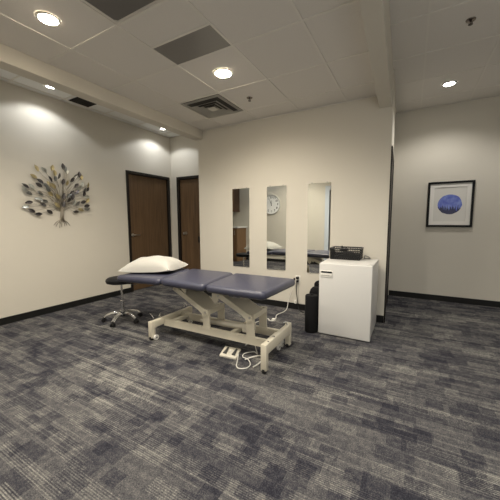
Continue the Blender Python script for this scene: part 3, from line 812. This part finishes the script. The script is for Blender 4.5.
def sprinkler(x, y, z, label, s=1.):
    t = thing('fire_sprinkler', label, 'sprinkler', (x, y, z), 'fire sprinklers in the ceiling')
    obj('escutcheon', lathe(B(), [(0, -.001), (.036*s, -.001), (.034*s, -.007), (.015*s, -.012), (0, -.012)], (x, y, z), 24), mat('sprinkler_rim', (.22, .19, .17), .25, .9), t, True)
    b = B(); cyl(b, (x, y, z-.014), (x, y, z-.024), .009, n=12)
    for sd in (-1, 1): tube(b, [(x+sd*.007, y, z-.022), (x+sd*.013, y, z-.030), (x, y, z-.038)], .0025)
    lathe(b, [(0, -.038), (.017*s, -.038), (.017*s, -.041), (0, -.042)], (x, y, z), 16)
    obj('head', b, mat('sprinkler_metal', (.08, .06, .05), .35, .7), t, True)
sprinkler(-1.769, 3.14, ZC+.001, 'small fire sprinkler in the main ceiling right of the diffuser')
sprinkler(.368, 3.255, ZR-.0005, 'fire sprinkler in the right-hand ceiling nearer the camera', 1.05)

# ------------------------------------------------------------------ things behind the camera, seen in the mirrors
ck = thing('wall_clock', 'large round white wall clock seen reflected in the middle mirror', 'clock', (-3.72, YB, 1.785))
cx, cz, cr = -3.82, 1.785, .30
def disc_y(prof):
    b = lathe(B(), prof, (0, 0, 0), 48)
    bmesh.ops.rotate(b, verts=b.verts, cent=(0, 0, 0), matrix=Matrix.Rotation(-PI/2, 3, 'X'))
    bmesh.ops.translate(b, verts=b.verts, vec=(cx, YB+.001, cz)); return b
obj('rim', disc_y([(cr-.02, 0), (cr, 0), (cr, .035), (cr-.008, .042), (cr-.02, .035), (cr-.02, 0)]), WHITE, ck, True)
obj('face', disc_y([(0, 0), (cr-.02, 0), (cr-.02, .018), (0, .018)]), CLOCKW, ck)
yf = YB+.020
txtm = BLACK
for n_ in range(1, 13):
    a = PI/2-n_*PI/6
    c = bpy.data.curves.new('numeral', 'FONT'); c.body = str(n_); c.size = .088; c.extrude = .001; c.align_x = 'CENTER'; c.align_y = 'CENTER'
    c.offset = .002
    to = bpy.data.objects.new('numeral', c); COL.objects.link(to)
    bpy.context.view_layer.update()
    me = bpy.data.meshes.new_from_object(to); bpy.data.objects.remove(to)
    b = B(); b.from_mesh(me); bpy.data.meshes.remove(me)
    # face +y: viewer at +y sees +x on the left, so text x maps to -x
    b.transform(Matrix.Translation((cx-math.cos(a)*.215, yf, cz+math.sin(a)*.215)) @ Matrix.Rotation(PI, 4, 'Z') @ Matrix.Rotation(PI/2, 4, 'X'))
    obj('numeral', b, txtm, ck)
def hand(a, L, w, y):
    b = B(); d = Vector((-math.cos(a), 0, math.sin(a))); s = Vector((d.z, 0, -d.x))
    P = [Vector((cx, y, cz))+d*u+s*v for u, v in ((-.04, -w), (L, -w*.5), (L, w*.5), (-.04, w))]
    A_ = [b.verts.new(p) for p in P]; B_ = [b.verts.new(p+Vector((0, .002, 0))) for p in P]
    b.faces.new(A_); b.faces.new(B_)
    for i in range(4): b.faces.new((A_[i], A_[(i+1) % 4], B_[(i+1) % 4], B_[i]))
    return b
obj('hour_hand', hand(math.radians(88), .12, .009, yf+.004), BLACK, ck)
obj('minute_hand', hand(math.radians(68), .18, .007, yf+.008), BLACK, ck)

cab = thing('base_cabinet', 'tall wooden counter cabinet with white top seen reflected in mirror', 'cabinet', (-5.2, -.2, 0))
obj('body', box(B(), -5.75, -4.74, YB+.015, .06, .001, 1.06, .003, 1), CABW, cab)
obj('countertop', box(B(), -5.78, -4.70, YB+.001, .10, 1.06, 1.10, .004, 1), COUNTER, cab)
for x in (-5.74, -5.24):
    d = obj('door', box(B(), x, x+.49, .0605, .078, .08, 1.04, .002, 1), CABW, cab)
    b = B(); tube(b, [(x+.42, .078, .85), (x+.42, .105, .86), (x+.42, .105, .96), (x+.42, .078, .97)], .005); obj('handle', b, BRUSH, d, True)
cab = thing('wall_cabinet', 'dark wooden upper cabinet seen reflected in the left mirror', 'cabinet', (-5.4, -.3, 1.57))
obj('body', box(B(), -5.78, -4.99, YB+.001, -.16, 1.575, 2.35, .003, 1), wood('upper_cabinet_wood', (.07, .035, .02), (.11, .06, .035)), cab)
for x in (-5.77, -5.38):
    obj('door', box(B(), x, x+.38, -.1595, -.142, 1.585, 2.34, .002, 1), CABW, cab)

# added glowing panel behind the camera for soft fill, no known window
b = B(); box(b, .3, 2.3, YB+.001, YB+.03, .55, .61); box(b, .3, 2.3, YB+.001, YB+.03, 2.24, 2.30); box(b, .3, .36, YB+.001, YB+.03, .61, 2.24); box(b, 2.24, 2.3, YB+.001, YB+.03, .61, 2.24)
W1 = struct('added_fill_panel', b, FRAME)
fill_pane = obj('fill_pane', box(B(), .36, 2.24, YB+.001, YB+.012, .61, 2.24), emis('fill_glow', (.90, .95, 1.), 1.0), W1)
# ------------------------------------------------------------------ world, camera
w = bpy.data.worlds.new('world'); SC.world = w; w.use_nodes = True
w.node_tree.nodes['Background'].inputs[0].default_value = (.5, .5, .5, 1); w.node_tree.nodes['Background'].inputs[1].default_value = .02

cam = bpy.data.cameras.new('camera'); co = bpy.data.objects.new('camera', cam); COL.objects.link(co)
cam.sensor_width = 36; cam.lens = FPX/500*36; cam.clip_start = .02
m = Matrix((( R_.x, U_.x, -F.x, 0), (R_.y, U_.y, -F.y, 0), (R_.z, U_.z, -F.z, CH), (0, 0, 0, 1)))
co.matrix_world = m
SC.camera = co
vs_ = SC.view_settings
vs_.view_transform = 'Standard'; vs_.look = 'None'; vs_.gamma = 1; vs_.exposure = 0.80; vs_.use_curve_mapping = False
